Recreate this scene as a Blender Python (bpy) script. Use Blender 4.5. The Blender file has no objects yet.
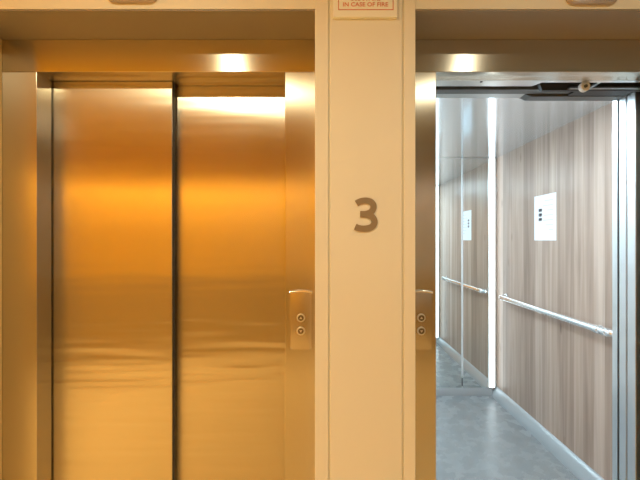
import bpy, bmesh, math, random
from mathutils import Vector, Matrix
random.seed(3)
C = bpy.context.scene.collection
PI = math.pi

# ------------------------------------------------------------------ helpers
def tag(o, label=None, cat=None, group=None, kind=None):
    if label: o['label'] = label
    if cat: o['category'] = cat
    if group: o['group'] = group
    if kind: o['kind'] = kind
    return o

def thing(name, label, cat, loc=(0, 0, 0), group=None):
    o = bpy.data.objects.new(name, None)
    o.empty_display_size = .1
    o.location = loc
    C.objects.link(o)
    return tag(o, label, cat, group)

def obj(name, bm, mat, parent=None, smooth=None):
    """Link a bmesh given in world coordinates as ONE mesh object (under parent, if any)."""
    bmesh.ops.recalc_face_normals(bm, faces=bm.faces)
    me = bpy.data.meshes.new(name)
    bm.to_mesh(me); bm.free()
    for m in (mat if isinstance(mat, (list, tuple)) else [mat]):
        me.materials.append(m)
    o = bpy.data.objects.new(name, me)
    C.objects.link(o)
    if smooth is not None:
        me.set_sharp_from_angle(angle=math.radians(smooth))
    if parent is not None:
        root, off = parent, Vector((0, 0, 0))
        while root is not None:
            off += Vector(root.location); root = root.parent
        me.transform(Matrix.Translation(-off))
        o.parent = parent
    return o

def struct(name, bm, mat, smooth=None):
    return tag(obj(name, bm, mat, None, smooth), kind='structure')

def box(bm, x0, x1, y0, y1, z0, z1, bev=0.0, seg=2):
    r = bmesh.ops.create_cube(bm, size=1.0)
    vs = r['verts']
    bmesh.ops.scale(bm, vec=(x1 - x0, y1 - y0, z1 - z0), verts=vs)
    bmesh.ops.translate(bm, vec=((x0 + x1) / 2, (y0 + y1) / 2, (z0 + z1) / 2), verts=vs)
    if bev:
        es = list({e for v in vs for e in v.link_edges})
        bmesh.ops.bevel(bm, geom=es, offset=bev, segments=seg, affect='EDGES', profile=.5)
    return bm

def bx(*a, **k):
    return box(bmesh.new(), *a, **k)

def cyl(bm, c, r, d, axis='Y', seg=32, r2=None):
    """cylinder centred on c, length d along axis"""
    g = bmesh.ops.create_cone(bm, cap_ends=True, segments=seg, radius1=r, radius2=r if r2 is None else r2, depth=d)
    rot = {'Y': Matrix.Rotation(PI / 2, 4, 'X'), 'X': Matrix.Rotation(PI / 2, 4, 'Y'), 'Z': Matrix.Identity(4)}[axis]
    bmesh.ops.transform(bm, matrix=Matrix.Translation(c) @ rot, verts=g['verts'])
    return bm

def ring(bm, c, R, r, axis='Y', seg=32, sub=10):
    rows = []
    for i in range(seg):
        a = 2 * PI * i / seg
        row = []
        for j in range(sub):
            b = 2 * PI * j / sub
            u, v, w = (R + r * math.cos(b)) * math.cos(a), (R + r * math.cos(b)) * math.sin(a), r * math.sin(b)
            p = {'Y': (u, w, v), 'X': (w, u, v), 'Z': (u, v, w)}[axis]
            row.append(bm.verts.new((c[0] + p[0], c[1] + p[1], c[2] + p[2])))
        rows.append(row)
    for i in range(seg):
        for j in range(sub):
            bm.faces.new((rows[i][j], rows[(i + 1) % seg][j], rows[(i + 1) % seg][(j + 1) % sub], rows[i][(j + 1) % sub]))
    return bm

def tube(bm, pts, r, seg=20):
    pts = [Vector(p) for p in pts]
    rows = []
    up = Vector((0, 0, 1))
    for i, p in enumerate(pts):
        t = (pts[min(i + 1, len(pts) - 1)] - pts[max(i - 1, 0)]).normalized()
        n = up - t * up.dot(t); n.normalize()
        b = t.cross(n)
        rows.append([bm.verts.new(p + (n * math.cos(2 * PI * k / seg) + b * math.sin(2 * PI * k / seg)) * r) for k in range(seg)])
    for i in range(len(rows) - 1):
        for k in range(seg):
            bm.faces.new((rows[i][k], rows[i][(k + 1) % seg], rows[i + 1][(k + 1) % seg], rows[i + 1][k]))
    bm.faces.new(rows[0]); bm.faces.new(rows[-1])
    return bm

def prism_xz(bm, poly, y0, y1):
    a = [bm.verts.new((x, y0, z)) for x, z in poly]
    b = [bm.verts.new((x, y1, z)) for x, z in poly]
    bm.faces.new(a); bm.faces.new(b[::-1])
    n = len(a)
    for i in range(n):
        bm.faces.new((a[i], a[(i + 1) % n], b[(i + 1) % n], b[i]))
    return bm

def prism_yz(bm, poly, x0, x1):
    a = [bm.verts.new((x0, y, z)) for y, z in poly]
    b = [bm.verts.new((x1, y, z)) for y, z in poly]
    bm.faces.new(a); bm.faces.new(b[::-1])
    n = len(a)
    for i in range(n):
        bm.faces.new((a[i], a[(i + 1) % n], b[(i + 1) % n], b[i]))
    return bm

def rounded(x0, x1, z0, z1, r, n=8):
    out = []
    for cx, cz, a0 in ((x1 - r, z1 - r, 0), (x0 + r, z1 - r, PI / 2), (x0 + r, z0 + r, PI), (x1 - r, z0 + r, 1.5 * PI)):
        for i in range(n + 1):
            a = a0 + PI / 2 * i / n
            out.append((cx + r * math.cos(a), cz + r * math.sin(a)))
    return out

# ------------------------------------------------------------------ materials
def mat(name, col, rough=.5, metal=0., spec=.5, emit=None, estr=0., coat=0.):
    m = bpy.data.materials.new(name); m.use_nodes = True
    b = m.node_tree.nodes['Principled BSDF']
    b.inputs['Base Color'].default_value = (*col, 1)
    b.inputs['Roughness'].default_value = rough
    b.inputs['Metallic'].default_value = metal
    b.inputs['Specular IOR Level'].default_value = spec
    b.inputs['Coat Weight'].default_value = coat
    if emit:
        b.inputs['Emission Color'].default_value = (*emit, 1)
        b.inputs['Emission Strength'].default_value = estr
    return m

def N(m, t, **k):
    n = m.node_tree.nodes.new(t)
    for a, v in k.items():
        if a in n.inputs: n.inputs[a].default_value = v
        else: setattr(n, a, v)
    return n

def L(m, a, b):
    m.node_tree.links.new(a, b)

def brushed(name, col, rough, aniso, rot, axis='Z', grain=(60, 60, 1.2), gamt=.05, wave=0.0):
    """brushed stainless steel: stretched grain, anisotropic gloss, optional oil-canning of the sheet"""
    m = mat(name, col, rough, 1.0)
    b = m.node_tree.nodes['Principled BSDF']
    b.inputs['Anisotropic'].default_value = aniso
    b.inputs['Anisotropic Rotation'].default_value = rot
    t = N(m, 'ShaderNodeTangent'); t.direction_type = 'RADIAL'; t.axis = axis
    L(m, t.outputs[0], b.inputs['Tangent'])
    g = N(m, 'ShaderNodeNewGeometry')
    mp = N(m, 'ShaderNodeMapping', Scale=grain)
    L(m, g.outputs['Position'], mp.inputs['Vector'])
    n = N(m, 'ShaderNodeTexNoise', Scale=3.0, Detail=4.0)
    L(m, mp.outputs[0], n.inputs['Vector'])
    r = N(m, 'ShaderNodeMapRange'); r.inputs['To Min'].default_value = rough * (1 - gamt); r.inputs['To Max'].default_value = rough * (1 + gamt)
    L(m, n.outputs['Fac'], r.inputs['Value']); L(m, r.outputs[0], b.inputs['Roughness'])
    if wave:
        mp2 = N(m, 'ShaderNodeMapping', Scale=(1.3, 1.0, 13.0)); mp2.inputs['Rotation'].default_value = (0, .22, 0)
        L(m, g.outputs['Position'], mp2.inputs['Vector'])
        n2 = N(m, 'ShaderNodeTexNoise', Scale=1.6, Detail=1.0)
        L(m, mp2.outputs[0], n2.inputs['Vector'])
        bp = N(m, 'ShaderNodeBump', Strength=1.0, Distance=wave)
        sz = N(m, 'ShaderNodeSeparateXYZ'); L(m, g.outputs['Position'], sz.inputs[0])
        hz = N(m, 'ShaderNodeMapRange'); L(m, sz.outputs['Z'], hz.inputs['Value'])      # the sheet ripples in its lower half only
        hz.inputs['From Min'].default_value = 1.45; hz.inputs['From Max'].default_value = .9
        hz.inputs['To Min'].default_value = .12; hz.inputs['To Max'].default_value = 1
        hm = N(m, 'ShaderNodeMath', operation='MULTIPLY'); L(m, n2.outputs['Fac'], hm.inputs[0]); L(m, hz.outputs[0], hm.inputs[1])
        L(m, hm.outputs[0], bp.inputs['Height']); L(m, bp.outputs[0], b.inputs['Normal'])
    return m

def paint(name, col, rough=.45, bump=.0004, amt=.03):
    m = mat(name, col, rough)
    b = m.node_tree.nodes['Principled BSDF']
    g = N(m, 'ShaderNodeNewGeometry')
    n = N(m, 'ShaderNodeTexNoise', Scale=260.0, Detail=2.0); L(m, g.outputs['Position'], n.inputs['Vector'])
    bp = N(m, 'ShaderNodeBump', Strength=.4, Distance=bump); L(m, n.outputs['Fac'], bp.inputs['Height']); L(m, bp.outputs[0], b.inputs['Normal'])
    n2 = N(m, 'ShaderNodeTexNoise', Scale=2.5, Detail=3.0); L(m, g.outputs['Position'], n2.inputs['Vector'])
    cr = N(m, 'ShaderNodeMix', data_type='RGBA')
    cr.inputs['A'].default_value = (*[c * (1 - amt) for c in col], 1); cr.inputs['B'].default_value = (*col, 1)
    L(m, n2.outputs['Fac'], cr.inputs['Factor']); L(m, cr.outputs['Result'], b.inputs['Base Color'])
    return m

def wood(name, dark, mid, light, rough=.38, plank=.085):
    """vertical-grain laminate: staves along z, indexed by (x + y)"""
    m = mat(name, mid, rough)
    b = m.node_tree.nodes['Principled BSDF']
    g = N(m, 'ShaderNodeNewGeometry')
    s = N(m, 'ShaderNodeSeparateXYZ'); L(m, g.outputs['Position'], s.inputs[0])
    add = N(m, 'ShaderNodeMath', operation='ADD'); L(m, s.outputs['X'], add.inputs[0]); L(m, s.outputs['Y'], add.inputs[1])
    div = N(m, 'ShaderNodeMath', operation='DIVIDE'); L(m, add.outputs[0], div.inputs[0]); div.inputs[1].default_value = plank
    fl = N(m, 'ShaderNodeMath', operation='FLOOR'); L(m, div.outputs[0], fl.inputs[0])
    wn = N(m, 'ShaderNodeTexWhiteNoise'); wn.noise_dimensions = '1D'; L(m, fl.outputs[0], wn.inputs['W'])
    # grain: noise stretched along z, shifted per stave
    cx = N(m, 'ShaderNodeCombineXYZ'); L(m, add.outputs[0], cx.inputs['X']); L(m, s.outputs['Z'], cx.inputs['Z'])
    mul = N(m, 'ShaderNodeMath', operation='MULTIPLY'); L(m, wn.outputs['Value'], mul.inputs[0]); mul.inputs[1].default_value = 9.0
    L(m, mul.outputs[0], cx.inputs['Y'])
    mp = N(m, 'ShaderNodeMapping', Scale=(28, 1, 1.0)); L(m, cx.outputs[0], mp.inputs['Vector'])
    n = N(m, 'ShaderNodeTexNoise', Scale=1.0, Detail=5.0, Distortion=.6); L(m, mp.outputs[0], n.inputs['Vector'])
    mp3 = N(m, 'ShaderNodeMapping', Scale=(9, 1, .35)); L(m, cx.outputs[0], mp3.inputs['Vector'])
    n3 = N(m, 'ShaderNodeTexNoise', Scale=1.0, Detail=2.0); L(m, mp3.outputs[0], n3.inputs['Vector'])
    # knots
    mpk = N(m, 'ShaderNodeMapping', Scale=(7, 0, 2.3)); L(m, cx.outputs[0], mpk.inputs['Vector'])
    vk = N(m, 'ShaderNodeTexVoronoi', Scale=1.0); L(m, mpk.outputs[0], vk.inputs['Vector'])
    kr = N(m, 'ShaderNodeMapRange'); L(m, vk.outputs['Distance'], kr.inputs['Value'])
    kr.inputs['From Min'].default_value = .03; kr.inputs['From Max'].default_value = .13
    kr.inputs['To Min'].default_value = -.45; kr.inputs['To Max'].default_value = 0
    a1 = N(m, 'ShaderNodeMath', operation='MULTIPLY_ADD'); L(m, wn.outputs['Value'], a1.inputs[0]); a1.inputs[1].default_value = .46
    L(m, n.outputs['Fac'], a1.inputs[2])
    a2 = N(m, 'ShaderNodeMath', operation='MULTIPLY_ADD'); L(m, n3.outputs['Fac'], a2.inputs[0]); a2.inputs[1].default_value = .7; L(m, a1.outputs[0], a2.inputs[2])
    a3 = N(m, 'ShaderNodeMath', operation='ADD'); L(m, a2.outputs[0], a3.inputs[0]); L(m, kr.outputs[0], a3.inputs[1])
    ramp = N(m, 'ShaderNodeValToRGB'); e = ramp.color_ramp.elements
    e[0].position = .3; e[0].color = (*dark, 1); e[1].position = 1.0; e[1].color = (*light, 1)
    x = e.new(.62); x.color = (*mid, 1)
    sc = N(m, 'ShaderNodeMath', operation='DIVIDE'); L(m, a3.outputs[0], sc.inputs[0]); sc.inputs[1].default_value = 1.66
    L(m, sc.outputs[0], ramp.inputs['Fac']); L(m, ramp.outputs['Color'], b.inputs['Base Color'])
    bp = N(m, 'ShaderNodeBump', Strength=.15, Distance=.0006); L(m, n.outputs['Fac'], bp.inputs['Height']); L(m, bp.outputs[0], b.inputs['Normal'])
    return m

def vinyl(name, col, rough):
    m = mat(name, col, rough)
    b = m.node_tree.nodes['Principled BSDF']
    g = N(m, 'ShaderNodeNewGeometry')
    n = N(m, 'ShaderNodeTexNoise', Scale=170.0, Detail=3.0); L(m, g.outputs['Position'], n.inputs['Vector'])
    n2 = N(m, 'ShaderNodeTexNoise', Scale=9.0, Detail=4.0); L(m, g.outputs['Position'], n2.inputs['Vector'])
    ad = N(m, 'ShaderNodeMath', operation='MULTIPLY_ADD'); L(m, n2.outputs['Fac'], ad.inputs[0]); ad.inputs[1].default_value = .6; L(m, n.outputs['Fac'], ad.inputs[2])
    r = N(m, 'ShaderNodeValToRGB'); e = r.color_ramp.elements
    e[0].position = .55; e[0].color = (*[c * .78 for c in col], 1); e[1].position = 1.0; e[1].color = (*[min(1, c * 1.22) for c in col], 1)
    L(m, ad.outputs[0], r.inputs['Fac']); L(m, r.outputs['Color'], b.inputs['Base Color'])
    rr = N(m, 'ShaderNodeMapRange'); L(m, n2.outputs['Fac'], rr.inputs['Value']); rr.inputs['To Min'].default_value = rough * .75; rr.inputs['To Max'].default_value = rough * 1.25
    L(m, rr.outputs[0], b.inputs['Roughness'])
    return m

M = {}
STEEL = (.66, .61, .52)
M['cream'] = paint('cream_paint', (.86, .84, .75))
M['panel'] = paint('cream_panel', (.86, .83, .74), .4)
M['steel_v'] = brushed('steel_vertical_brush', STEEL, .26, .93, 0.0)
M['steel_door'] = brushed('steel_door_sheet', STEEL, .25, .93, 0.0, wave=.0028)
M['steel_h'] = brushed('steel_horizontal_brush', STEEL, .26, .93, .25, grain=(1.2, 60, 60))
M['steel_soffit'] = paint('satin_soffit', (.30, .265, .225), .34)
M['reveal'] = paint('reveal_tan', (.74, .54, .24), .4)
M['steel_lining'] = brushed('steel_lining', (.74, .74, .73), .28, .3, 0.0)
M['steel_dark'] = mat('dark_groove', (.03, .026, .022), .6)
M['car_steel'] = brushed('car_steel', (.84, .87, .88), .30, .4, 0.0)
M['car_ceiling'] = brushed('car_ceiling_steel', (.80, .86, .92), .13, .5, .25, axis='Z', grain=(40, 1.2, 40))
M['car_ceiling'].node_tree.nodes['Principled BSDF'].inputs['Metallic'].default_value = .7
M['chrome'] = mat('chrome', (.82, .84, .86), .24, .85)
M['joint'] = mat('mirror_joint', (.80, .84, .85), .4, .2)
M['skirting'] = mat('skirting_grey', (.38, .41, .43), .36, .3)
M['mirror'] = mat('mirror_glass', (.80, .85, .84), .015, 1.0)
M['wood'] = wood('car_laminate', (.20, .132, .098), (.42, .305, .238), (.65, .515, .43))
M['car_white'] = paint('car_pale_laminate', (.80, .82, .82), .35)  # pale tone chosen for an unseen wall, to brighten the car and its reflections
M['car_floor'] = vinyl('car_floor_vinyl', (.25, .265, .272), .27)
M['led'] = mat('led_diffuser', (.9, .95, .95), .4, emit=(.84, .96, 1.0), estr=3.0)
M['dark'] = mat('dark_rubber', (.035, .038, .042), .5)
M['mech'] = mat('mechanism_grey', (.16, .17, .175), .45, .5)
M['mech_light'] = mat('mechanism_zinc', (.55, .57, .58), .35, 1.0)
M['nylon'] = mat('nylon_wheel', (.80, .84, .86), .45)
M['paper'] = mat('paper', (.86, .89, .92), .7)
M['ink'] = mat('grey_ink', (.27, .24, .26), .7)
M['ink_light'] = mat('pale_ink', (.66, .70, .74), .7)
M['sign_board'] = mat('sign_board', (.95, .95, .88), .35)
M['sign_red'] = mat('sign_red', (.66, .20, .11), .5)
M['number'] = mat('number_brown', (.33, .26, .18), .42, .35)
M['call_plate'] = brushed('call_plate_steel', (.64, .58, .51), .26, .5, 0.0)
M['edge_glint'] = mat('edge_glint_metal', (.90, .86, .80), .2, 1.0)
M['button'] = mat('button_steel', (.88, .84, .78), .34, .9)
M['button_cap'] = mat('button_cap', (.22, .17, .12), .35, .6)
M['indicator'] = mat('indicator_housing', (.55, .47, .42), .45, .6)
M['display'] = mat('indicator_glass', (.02, .02, .022), .08)
M['corridor_floor'] = vinyl('corridor_floor', (.56, .37, .14), .3)
M['opposite_warm'] = paint('corridor_amber', (.78, .44, .045))  # colour invented for the unseen wall, to turn the steel's reflections golden
M['reflected_band'] = wood('added_band_wood', (.30, .19, .05), (.42, .26, .07), (.52, .34, .11))
M['opposite_beige'] = paint('corridor_grey', (.46, .47, .47))  # invented neutral half of the unseen wall, for greyer reflections
M['ceiling'] = paint('corridor_amber_ceiling', (.74, .47, .04), .6)  # amber made up for the unseen ceiling, to warm what the steel mirrors
M['ceiling_grey'] = paint('corridor_grey_ceiling', (.34, .39, .45), .6)  # right half of the unseen ceiling greyed to cool the mirrored tone
M['shaft'] = mat('shaft_concrete', (.07, .07, .07), .9)
M['lamp'] = mat('downlight_lens', (.9, .85, .75), .4)
M['white'] = mat('downlight_trim', (.8, .78, .74), .4)

# ------------------------------------------------------------------ dimensions (metres)
EYE = 1.48
Y0 = 1.133           # face of the painted wall
Y1 = 1.295           # face of the steel frames in the recess
YR = 1.365           # rear of the frame returns
ZS = EYE + .748      # recess soffit
ZH = EYE + .622      # door opening head
ZC = EYE + 1.10      # corridor ceiling
LREC = (-1.21, -.042); RREC = (.2816, 1.45)       # recesses
LOPN = (-1.078, -.159); ROPN = (.40, 1.32)        # door openings

# ------------------------------------------------------------------ corridor
struct('floor', bx(-4.2, 4.2, -2.0, 1.42, -.1, 0), M['corridor_floor'])
struct('ceiling', bx(-4.2, .15, -2.0, Y0 + .3, ZC, ZC + .1), M['ceiling'])
struct('ceiling.002', bx(.15, 4.2, -2.0, Y0 + .3, ZC, ZC + .1), M['ceiling_grey'])
# lift-side wall: the band over the recesses, the pillar between them and the wall to either side
struct('wall_front', bx(-4.2, 4.2, Y0, YR, ZS, ZC), M['cream'])
struct('wall_pillar', bx(LREC[1], RREC[0], Y0, YR, 0, ZS), M['cream'])
struct('wall_front_left', bx(-4.2, LREC[0], Y0, YR, 0, ZS), M['cream'])
struct('wall_front_right', bx(RREC[1], 4.2, Y0, YR, 0, ZS), M['cream'])
struct('wall_left', bx(-4.3, -4.2, -2.0, Y1, 0, ZC), M['opposite_warm'])
struct('wall_right', bx(4.2, 4.3, -2.0, Y1, 0, ZC), M['opposite_beige'])
struct('wall_back', bx(-4.2, .2, -2.1, -2.0, 0, ZC), M['opposite_warm'])
struct('wall_back.001', bx(.2, 4.2, -2.1, -2.0, 0, ZC), M['opposite_beige'])

struct('reflection_screen', bx(-4.2, .15, -1.52, -1.42, 2.16, ZC), M['opposite_warm'])  # unseen screen added to keep the fill lights out of the steel's reflections
struct('reflection_screen.001', bx(.15, 4.2, -1.52, -1.42, 2.16, ZC), M['ceiling_grey'])
struct('wall_band_added', bx(-4.2, 4.2, -2.0, -1.98, 0, 1.0), M['reflected_band'])  # unseen dark lower band added to darken part of the door reflections

# cover panel on the pillar: flat boards with narrow shadow grooves between them
b = bmesh.new()
box(b, .0075, .2385, Y0 - .006, Y0, 0, ZC, bev=.0015)
struct('trim_1', b, M['panel'])
struct('trim_2', bx(-.042, .001, Y0 - .006, Y0, 0, ZC, bev=.0015), M['panel'])
struct('trim_3', bx(.245, .2816, Y0 - .006, Y0, 0, ZC, bev=.0015), M['panel'])

# ------------------------------------------------------------------ steel entrances
def entrance(rec, opn, label, panels, rail_to, notch=None, shut_step=False):
    t = thing('elevator_entrance', label, 'elevator door', ((opn[0] + opn[1]) / 2, Y1, 0), 'elevator entrances')
    rec = (rec[0] + .0015, rec[1] - .0015)            # clear of the wall by a hair
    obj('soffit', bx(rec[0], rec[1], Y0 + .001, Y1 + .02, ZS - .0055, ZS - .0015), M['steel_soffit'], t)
    obj('header', bx(rec[0], rec[1], Y1, YR, ZH, ZS - .0057, bev=.0015), M['steel_h'], t)
    b = bmesh.new()                                          # lining of the opening head, cut back over the door gear
    pl = [(opn[0], YR), (opn[1], YR)] + ([(opn[1], rail_to)] if notch is None else [(opn[1], 1.383), (notch, 1.383), (notch - .02, rail_to)]) + [(opn[0], rail_to)]
    if shut_step: pl = [(opn[0], YR), (opn[1], YR), (opn[1], 1.410), (-.606, 1.410), (-.606, rail_to), (opn[0], rail_to)]
    lo_ = [b.verts.new((x, y, ZH)) for x, y in pl]; hi_ = [b.verts.new((x, y, ZH + .02)) for x, y in pl]
    b.faces.new(lo_); b.faces.new(hi_[::-1])
    for i in range(len(pl)): b.faces.new((lo_[i], lo_[(i + 1) % len(pl)], hi_[(i + 1) % len(pl)], hi_[i]))
    hr = obj('header_return', b, M['steel_h'] if shut_step else M['steel_lining'], t)
    if notch:
        b = bmesh.new(); cyl(b, (.602, 1.375, ZH), .005, .003, 'Z', 16); obj('screw', b, M['steel_dark'], hr)
    side = rec[0] if notch is None else rec[1]
    obj('reveal', bx(min(side, side + (.003 if notch is None else -.003)), max(side, side + (.003 if notch is None else -.003)), Y0 + .002, Y1 - .001, 0, ZS - .006), M['reveal'], t)
    for x0, x1 in ((rec[0], opn[0]), (opn[1], rec[1])):
        obj('jamb', bx(x0, x1, Y1, YR, 0, ZH, bev=.0018), M['steel_v'], t)
    obj('sill', bx(opn[0], opn[1], Y1 + .01, 1.475, -.01, .004, bev=.001), M['mech_light'], t)
    for x0, x1, y0 in panels:
        p = obj('door_panel', bx(x0, x1, y0, y0 + .03, .008, ZH + .06, bev=.002), M['steel_door'], t)
        obj('rubber_edge', bx(x1 - .0005, x1 + .002, y0 + .008, y0 + .022, .008, ZH + .06), M['dark'], p)
    return t
entrance(LREC, LOPN, 'golden brushed steel elevator entrance with its two sliding panels shut, left of the numbered pillar',
         [(-1.12, -.611, 1.371), (-.66, -.12, 1.413)], YR + .002, shut_step=True)
entrance(RREC, ROPN, 'brushed steel elevator entrance standing open onto the wood panelled lift car',
         [(1.322, 1.83, 1.371), (1.326, 1.86, 1.413)], 1.416, .845)

# ------------------------------------------------------------------ hall call panels on the jambs
def call_panel(cx, label):
    z0, z1 = EYE - 109 / 270, EYE - 51 / 270
    t = thing('call_panel', label, 'button panel', (cx, Y1, z0), 'call panels')
    w = .0425
    b = bmesh.new()
    # rounded plate with a softly rounded edge
    prof = rounded(cx - w, cx + w, z0, z1, .010)
    prism_xz(b, prof, Y1 - .011, Y1)
    es = [e for e in b.edges if all(abs(v.co.y - (Y1 - .011)) < 1e-6 for v in e.verts)]
    bmesh.ops.bevel(b, geom=es, offset=.005, segments=4, affect='EDGES', profile=.5)
    obj('faceplate', b, M['call_plate'], t, 40)
    b = bmesh.new()                                            # added bright tube imitating the highlight on the curved top edge
    pts = [(cx - w + .002 + (2 * w - .004) * i / 14, Y1 - .011, z1 + .001 - .0045 * (2 * i / 14 - 1) ** 2) for i in range(15)]
    tube(b, pts, .0042, 10)
    obj('top_edge_glint', b, M['edge_glint'], t, 60)
    for zz, d in ((EYE - 77 / 270, 1), (EYE - 90 / 270, -1)):
        b = bmesh.new()
        cyl(b, (cx, Y1 - .0135, zz), .0105, .006, 'Y')
        bt = obj('button', b, M['button_cap'], t, 40)
        obj('bezel', ring(bmesh.new(), (cx, Y1 - .0125, zz), .0125, .0032), M['button'], bt, 60)
        b = bmesh.new()
        prism_xz(b, [(cx - .0055, zz - .0035 * d), (cx + .0055, zz - .0035 * d), (cx, zz + .0055 * d)], Y1 - .0172, Y1 - .0164)
        obj('arrow', b, M['button'], bt)
    return t
call_panel(-.0995, 'small steel call panel with two round buttons on the jamb of the shut golden elevator')
call_panel(.342, 'small steel call panel beside the open elevator, its left edge hidden behind the pillar')

# ------------------------------------------------------------------ floor number on the pillar
def stroke(bm, pts, hw, y0, y1, sub=8):
    P = [Vector((p[0], p[1])) for p in pts]
    P = [P[0] * 2 - P[1]] + P + [P[-1] * 2 - P[-2]]
    cur = []
    for i in range(1, len(P) - 2):
        for k in range(sub):
            t = k / sub
            p0, p1, p2, p3 = P[i - 1], P[i], P[i + 1], P[i + 2]
            cur.append(.5 * ((2 * p1) + (p2 - p0) * t + (2 * p0 - 5 * p1 + 4 * p2 - p3) * t * t + (3 * p1 - p0 - 3 * p2 + p3) * t ** 3))
    cur.append(P[-2])
    Ls, Rs = [], []
    for i, p in enumerate(cur):
        d = (cur[min(i + 1, len(cur) - 1)] - cur[max(i - 1, 0)]).normalized()
        n = Vector((-d.y, d.x))
        Ls.append(p + n * hw); Rs.append(p - n * hw)
    rows = [[bm.verts.new((l.x, y0, l.y)), bm.verts.new((r.x, y0, r.y)), bm.verts.new((r.x, y1, r.y)), bm.verts.new((l.x, y1, l.y))] for l, r in zip(Ls, Rs)]
    for a, c in zip(rows, rows[1:]):
        for k in range(4):
            bm.faces.new((a[k], a[(k + 1) % 4], c[(k + 1) % 4], c[k]))
    bm.faces.new(rows[0]); bm.faces.new(rows[-1])
k_ = 1 / 8 / 309
def q(x, z): return ((340 + x / 8 - 328) / 309, EYE - (185 + z / 8 - 240) / 309)
b = bmesh.new()
yf = Y0 - .006
stroke(b, [q(*p) for p in ((129, 150), (160, 134), (200, 127), (240, 135), (263, 160), (263, 190), (243, 219), (205, 233), (160, 235))], 25 * k_, yf - .003, yf)
stroke(b, [q(*p) for p in ((160, 235), (215, 239), (256, 258), (273, 292), (263, 325), (233, 344), (190, 350), (150, 346), (120, 334))], 25 * k_, yf - .0032, yf)
tag(obj('floor_number', b, M['number']), 'brown numeral 3 fixed on the cream pillar between the elevators', 'number')

# ------------------------------------------------------------------ fire sign
def text_bm(s, width, cap, cx, base, y, ex=.0006, weight=0.0):
    cu = bpy.data.curves.new('t', 'FONT'); cu.body = s; cu.extrude = .01; cu.offset = weight; cu.resolution_u = 3
    ob = bpy.data.objects.new('t', cu); C.objects.link(ob)
    me = bpy.data.meshes.new_from_object(ob.evaluated_get(bpy.context.evaluated_depsgraph_get()))
    bpy.data.objects.remove(ob); bpy.data.curves.remove(cu)
    bm = bmesh.new(); bm.from_mesh(me); bpy.data.meshes.remove(me)
    xs = [v.co.x for v in bm.verts]; ys = [v.co.y for v in bm.verts]
    ax, bx_, ay, by = min(xs), max(xs), min(ys), max(ys)
    for v in bm.verts:
        x, zz, d = v.co.x, v.co.y, v.co.z
        v.co = (cx + ((x - ax) / (bx_ - ax) - .5) * width, y - (ex if d > 0 else 0), base + (zz - ay) / (by - ay) * cap)
    return bm
sx0, sx1, sz0 = 5 / 312, 69 / 312, EYE + 223 / 313.8
sz1 = sz0 + .10
t = thing('fire_sign', 'cream sign with red border and lettering high on the pillar above the number 3', 'sign', ((sx0 + sx1) / 2, Y0, sz0))
obj('board', bx(sx0, sx1, yf - .012, yf, sz0, sz1, bev=.0015), M['sign_board'], t)
ys = yf - .012
b = bmesh.new(); i0, i1, iz = 10 / 309, 64.5 / 309, EYE + 229.8 / 313.8; w_ = .0026; iz1 = sz1 - .018
for a in ((i0, i1, iz, iz + w_), (i0, i1, iz1 - w_, iz1), (i0, i0 + w_, iz + w_, iz1 - w_), (i1 - w_, i1, iz + w_, iz1 - w_)):
    box(b, a[0], a[1], ys - .0005, ys, a[2], a[3])
obj('border', b, M['sign_red'], t)
cxs = 37 / 309
obj('lettering', text_bm('IN CASE OF FIRE', 45 / 313, 4.2 / 313, cxs, EYE + 233.4 / 313.8, ys, weight=.015), M['sign_red'], t)
obj('lettering', text_bm('USE STAIRS', 30 / 313, 4.2 / 313, cxs, EYE + 239.3 / 313.8, ys, weight=.015), M['sign_red'], t)

# ------------------------------------------------------------------ floor indicators above each lift
def indicator(cx, z0, label):
    t = thing('floor_indicator', label, 'floor indicator', (cx, Y0, z0), 'floor indicators')
    b = bmesh.new()
    prism_xz(b, rounded(cx - .085, cx + .085, z0, z0 + .13, .03), Y0 - .016, Y0)
    es = [e for e in b.edges if all(abs(v.co.y - (Y0 - .016)) < 1e-6 for v in e.verts)]
    bmesh.ops.bevel(b, geom=es, offset=.005, segments=3, affect='EDGES', profile=.5)
    obj('housing', b, M['indicator'], t, 40)
    b = bmesh.new(); prism_xz(b, rounded(cx - .055, cx + .055, z0 + .035, z0 + .11, .006), Y0 - .0175, Y0 - .0155)
    obj('display', b, M['display'], t)
indicator(-.632, EYE + 236.5 / 309, 'dark rounded floor indicator on the wall above the shut elevator')
indicator(.852, EYE + 234.5 / 309, 'dark rounded floor indicator on the wall above the open elevator')

# ------------------------------------------------------------------ lift car shell
CX0, CX1, CY0, CY1, CZ = .16, 1.614, 1.625, 3.342, EYE + .783
struct('floor.001', bx(CX0, CX1 + .03, 1.51, CY1 + .03, -.08, 0.0), M['car_floor'])
struct('ceiling.001', bx(CX0, CX1, CY0 - .02, CY1, CZ, CZ + .03), M['car_ceiling'])
struct('wall_right.001', bx(CX1, CX1 + .03, CY0, CY1 + .03, 0, CZ + .03), M['wood'])
struct('wall_left.001', bx(CX0 - .03, CX0, CY0, CY1 + .03, 0, CZ + .03), M['car_white'])
struct('wall_back.002', bx(CX0, CX1, CY1 + .008, CY1 + .03, 0, CZ + .03), M['car_steel'])
b = bmesh.new()                                            # front returns and head of the car
box(b, ROPN[1], CX1, 1.597, 1.625, 0, CZ)
box(b, CX0, ROPN[0], 1.597, 1.625, 0, CZ)
box(b, ROPN[0], ROPN[1], 1.597, 1.625, EYE + .665, CZ)
struct('wall_front.001', b, M['car_steel'])

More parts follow.
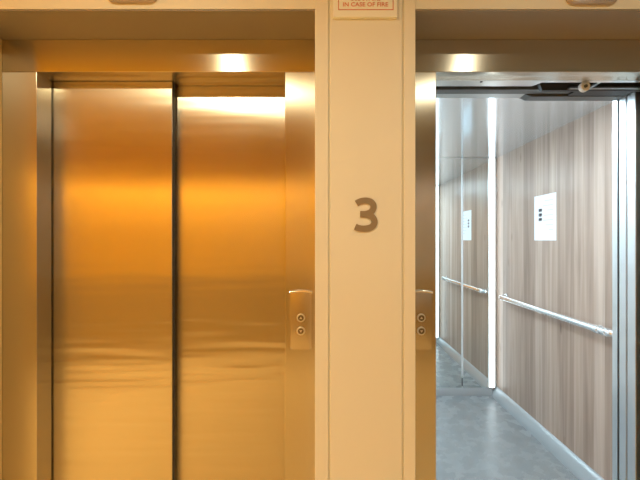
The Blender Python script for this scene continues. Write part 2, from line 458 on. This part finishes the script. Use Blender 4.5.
# skirting (sloping steel cove along the right and left, low strip at the back)
b = bmesh.new()
pr = [(0, 0), (.064, 0), (.061, .010), (.048, .034), (.026, .060), (.010, .080), (0, .082)]
prism_xz(b, [(CX1 - d, z) for d, z in pr], CY0, CY1)
struct('baseboard_right', b, M['skirting'], 50)
b = bmesh.new(); prism_xz(b, [(CX0 + d, z) for d, z in pr], CY0, CY1)
struct('baseboard_left', b, M['skirting'], 50)
b = bmesh.new(); prism_yz(b, [(CY1 - d * .35, z * .85) for d, z in pr], CX0 + .05, CX1 - .05)
struct('baseboard_back', b, M['skirting'], 50)

# mirror on the back wall
t = thing('wall_mirror', 'tall silver mirror covering the back wall of the lift car', 'mirror', (.85, CY1, .075))
SX = 1.28
obj('mirror_pane', bx(CX0 + .05, SX - .003, CY1 - .004, CY1 + .008, .072, CZ - .002), M['mirror'], t)
obj('mirror_pane', bx(SX + .003, 1.527, CY1 - .004, CY1 + .008, .072, CZ - .002), M['mirror'], t)
obj('joint_strip', bx(SX - .008, SX + .008, CY1 - .010, CY1 - .0038, .17, CZ - .002, bev=.002), M['joint'], t)
obj('joint_gap', bx(SX - .006, SX + .006, CY1 - .009, CY1 - .0038, .09, .165), M['mech'], t)  # dark piece in the gap below the joint strip

# corner light strips
def strip(x0, x1, y0, y1, face, label):
    t = thing('light_strip', label, 'strip light', ((x0 + x1) / 2, (y0 + y1) / 2, .07), 'corner light strips')
    zb, zt = .074, CZ - .002
    obj('profile', bx(x0 - .006, x1 + .006, y0, y1, zb, zt), M['car_steel'], t)
    if face < 0: obj('diffuser', bx(x0, x1, y0 - .008, y0 + .002, zb + .005, zt - .003, bev=.003), M['led'], t, 40)
    else: obj('diffuser', bx(x0, x1, y1 - .002, y1 + .008, zb + .005, zt - .003, bev=.003), M['led'], t, 40)
strip(1.534, 1.585, CY1 - .012, CY1 + .008, -1, 'vertical white light strip in the back corner between the mirror and the wood wall')
strip(1.534, 1.585, CY0, CY0 + .018, 1, 'vertical white light strip at the left edge of the mirror, reflected from the car front')
strip(CX0 + .03, CX0 + .08, CY0, CY0 + .018, 1, 'vertical white light strip at the front of the car behind the pillar')
strip(CX0 + .03, CX0 + .08, CY1 - .012, CY1 + .008, -1, 'vertical white light strip in the back left corner of the car behind the pillar')

# unseen fill lights added to even out the brightness inside the car
def car_fill(x0, x1, y0, y1, power, label):
    t = thing('car_fill_light', label, 'ceiling light', ((x0 + x1) / 2, (y0 + y1) / 2, CZ), 'added lift car fill lights')
    obj('trim', bx(x0 - .012, x1 + .012, y0 - .012, y1 + .012, CZ - .006, CZ, bev=.002), M['car_steel'], t)
    obj('lens', bx(x0, x1, y0, y1, CZ - .009, CZ - .004, bev=.001), M['lamp'], t)
    li = bpy.data.lights.new('tube', 'AREA'); li.shape = 'RECTANGLE'; li.size = x1 - x0; li.size_y = y1 - y0
    li.energy = power; li.color = (.70, .88, 1.0)
    lo = bpy.data.objects.new('tube', li); C.objects.link(lo); lo.location = (0, 0, -.012); lo.parent = t
car_fill(.24, .56, 2.0, 2.9, 22, 'unseen fill light added in the left of the lift car ceiling, behind the pillar')
car_fill(.70, 1.25, 1.68, 1.86, 8, 'unseen fill light added in the lift car ceiling just inside the doorway')

# handrail
HX, HZ = 1.556, EYE - .5155
t = thing('handrail', 'straight chrome handrail along the wood wall of the lift car', 'handrail', (HX, 2.5, HZ))
ya, yb = 1.955, 3.135
def arc_end(y, s):
    R = .03
    return [(HX + R * (1 - math.cos(a)), y - s * R * math.sin(a), HZ) for a in [PI / 2 * i / 8 for i in range(9)]]
path = [(CX1 + .0, ya - .03, HZ)] + arc_end(ya, 1)[::-1] + [(HX, (ya + yb) / 2, HZ)] + arc_end(yb, -1) + [(CX1 + .0, yb + .03, HZ)]
obj('rail', tube(bmesh.new(), path, .0205), M['chrome'], t, 50)
for y in (ya + .005, ya + .06):
    b = bmesh.new(); cyl(b, (HX, y, HZ), .0255, .022, 'Y', 28)
    obj('collar', b, M['chrome'], t, 40)
b = bmesh.new(); cyl(b, (HX, yb - .02, HZ), .0255, .022, 'Y', 28); obj('collar', b, M['chrome'], t, 40)
for y in (ya - .03, yb + .03):
    b = bmesh.new(); cyl(b, (CX1 - .004, y, HZ), .03, .008, 'X', 28)
    obj('wall_flange', b, M['chrome'], t, 40)

# notice on the wood wall
n0, n1, nz0, nz1 = 2.475, 2.735, EYE - .003, EYE + .338
t = thing('paper_notice', 'white paper notice taped to the wood wall above the handrail', 'notice', (CX1, (n0 + n1) / 2, nz0))
xs_ = CX1 - .0015
obj('sheet', bx(xs_, CX1, n0, n1, nz0, nz1), M['paper'], t)
b = bmesh.new()
for i in range(3):                                         # stacked dark pictogram blocks, left side seen from the door
    z = nz1 - .125 - i * .035
    box(b, xs_ - .0004, xs_, n1 - .095, n1 - .055, z, z + .024)
    box(b, xs_ - .0004, xs_, n1 - .088 - .012, n1 - .062, z + .008, z + .02)
obj('dark_print', b, M['ink'], t)
b = bmesh.new()
for i, w in enumerate((.10, .12, .07, .11, .12, .09, .05)):
    z = nz1 - .05 - i * .036
    box(b, xs_ - .0004, xs_, n0 + .03, n0 + .03 + w, z, z + .007)
obj('faint_print', b, M['ink_light'], t)

# ------------------------------------------------------------------ car door and its operating gear
t = thing('elevator_car_door', 'steel sliding car door slid back at the right edge of the open elevator', 'elevator door', (1.6, 1.55, 0))
for y0, y1, xl in ((1.551, 1.588, ROPN[1]), (1.502, 1.545, ROPN[1])):
    p = obj('door_panel', bx(xl, xl + .5, y0, y1, .008, EYE + .64, bev=.003), M['car_steel'], t)
t = thing('door_gear', 'grey sliding door track with hanger and white roller above the open elevator doorway', 'door mechanism', (.9, 1.5, ZH))
obj('track', bx(.16, 1.9, 1.500, 1.546, EYE + .645, EYE + .70), M['mech'], t)
obj('head_strip', bx(.16, 1.9, 1.552, 1.596, EYE + .648, EYE + .70), M['mech_light'], t)
b = bmesh.new(); prism_xz(b, [(.86, EYE + .655), (.90, EYE + .636), (1.318, EYE + .636), (1.318, EYE + .655)], 1.553, 1.60)
obj('bumper_strip', b, M['mech'], t)
b = bmesh.new(); prism_xz(b, [(.865, EYE + .70), (.895, EYE + .625), (1.9, EYE + .625), (1.9, EYE + .70)], 1.462, 1.478)
h = obj('hanger_plate', b, M['dark'], t)
obj('cable_tray', bx(1.06, 1.316, 1.486, 1.549, EYE + .638, EYE + .70), M['dark'], t)
obj('guide_rail', bx(1.0, 1.9, 1.448, 1.462, EYE + .628, EYE + .634), M['mech_light'], t)
b = bmesh.new(); cyl(b, (1.028, 1.405, EYE + .614), .019, .014, 'Y', 32)
r_ = obj('roller', b, M['nylon'], t, 40)
ring_b = ring(bmesh.new(), (1.028, 1.398, EYE + .614), .0155, .0035)
obj('roller_rim', ring_b, M['nylon'], r_, 60)
b = bmesh.new(); cyl(b, (1.028, 1.396, EYE + .614), .007, .006, 'Y', 6); obj('bolt', b, M['mech'], r_)
b = bmesh.new(); cyl(b, (1.085, 1.42, EYE + .632), .007, .06, 'Y', 6); obj('bolt', b, M['mech_light'], t)

# shaft behind the left doors and around the car
b = bmesh.new()
box(b, -1.6, .10, 1.70, 1.75, -.1, 2.6)
box(b, -1.6, 2.3, 1.60, 3.6, 2.42, 2.5)
box(b, 1.95, 2.0, 1.45, 3.6, -.1, 2.45)
struct('wall_shaft', b, M['shaft'])

# ------------------------------------------------------------------ downlights in the corridor ceiling
def downlight(x, y, power, col, label, r=.045, spread=180):
    t = thing('ceiling_downlight', label, 'ceiling light', (x, y, ZC), 'ceiling downlights')
    obj('trim_ring', ring(bmesh.new(), (x, y, ZC - .002), r + .012, .008, 'Z'), M['white'], t, 60)
    b = bmesh.new(); cyl(b, (x, y, ZC - .001), r + .008, .004, 'Z')
    obj('lens', b, M['lamp'], t)
    li = bpy.data.lights.new('bulb', 'AREA'); li.shape = 'DISK'; li.size = r * 2; li.energy = power; li.color = col; li.spread = math.radians(spread)
    lo = bpy.data.objects.new('bulb', li); C.objects.link(lo)
    lo.location = (0, 0, -.008); lo.parent = t
WARM = (1.0, .91, .58)
downlight(-.66, .106, 14, WARM, 'round recessed downlight in front of the shut elevator', spread=168)
downlight(.94, .106, 7.5, (1.0, .92, .68), 'round recessed downlight in front of the open elevator', spread=168)
downlight(-2.5, .3, 58, WARM, 'unseen downlight added as fill at the left end of the corridor', spread=128)  # side lamp added to fill the pillar, kept out of the door reflections
downlight(3.0, .3, 15, (1.0, .92, .70), 'unseen downlight added as fill at the right end of the corridor', spread=128)  # weaker fill lamp added on the right, so the pillar dims that way

# fill lights added over the unseen opposite wall, hidden behind the added screen
def wall_fill(x0, x1, power, col, label):
    t = thing('wall_fill_light', label, 'ceiling light', ((x0 + x1) / 2, -1.72, ZC), 'added wall fill lights')
    obj('tray', bx(x0, x1, -1.80, -1.64, ZC - .02, ZC, bev=.002), M['white'], t)
    li = bpy.data.lights.new('tube', 'AREA'); li.shape = 'RECTANGLE'; li.size = x1 - x0 - .04; li.size_y = .12
    li.energy = power; li.color = col
    lo = bpy.data.objects.new('tube', li); C.objects.link(lo); lo.location = (0, 0, -.024); lo.parent = t
wall_fill(-3.6, -2.0, 24, WARM, 'unseen fill light added at the left of the opposite wall')
wall_fill(-1.8, -.2, 21, WARM, 'unseen fill light added over the amber wall facing the shut elevator')
wall_fill(.2, 1.8, 5.5, (1.0, .96, .90), 'unseen fill light added over the grey wall facing the open elevator')
wall_fill(2.0, 3.6, 8, (1.0, .96, .90), 'unseen fill light added at the right of the opposite wall')

w = bpy.data.worlds.new('world'); w.use_nodes = True
w.node_tree.nodes['Background'].inputs[0].default_value = (.9, .75, .55, 1)
w.node_tree.nodes['Background'].inputs[1].default_value = .05
bpy.context.scene.world = w

# ------------------------------------------------------------------ camera and view
cam = bpy.data.cameras.new('camera'); co = bpy.data.objects.new('camera', cam); C.objects.link(co)
cam.sensor_width = 36; cam.lens = 36 * 350 / 640; cam.clip_start = .02
cam.shift_x = -8 / 640
co.location = (0, 0, EYE); co.rotation_euler = (PI / 2, 0, 0)
sc = bpy.context.scene
sc.camera = co
sc.view_settings.view_transform = 'Standard'; sc.view_settings.look = 'None'
sc.view_settings.exposure = 0.12; sc.view_settings.gamma = 1.0; sc.view_settings.use_curve_mapping = False
sc.cycles.max_bounces = 12; sc.cycles.glossy_bounces = 8; sc.cycles.diffuse_bounces = 5
sc.cycles.use_denoising = True
sc.cycles.sample_clamp_indirect = 8
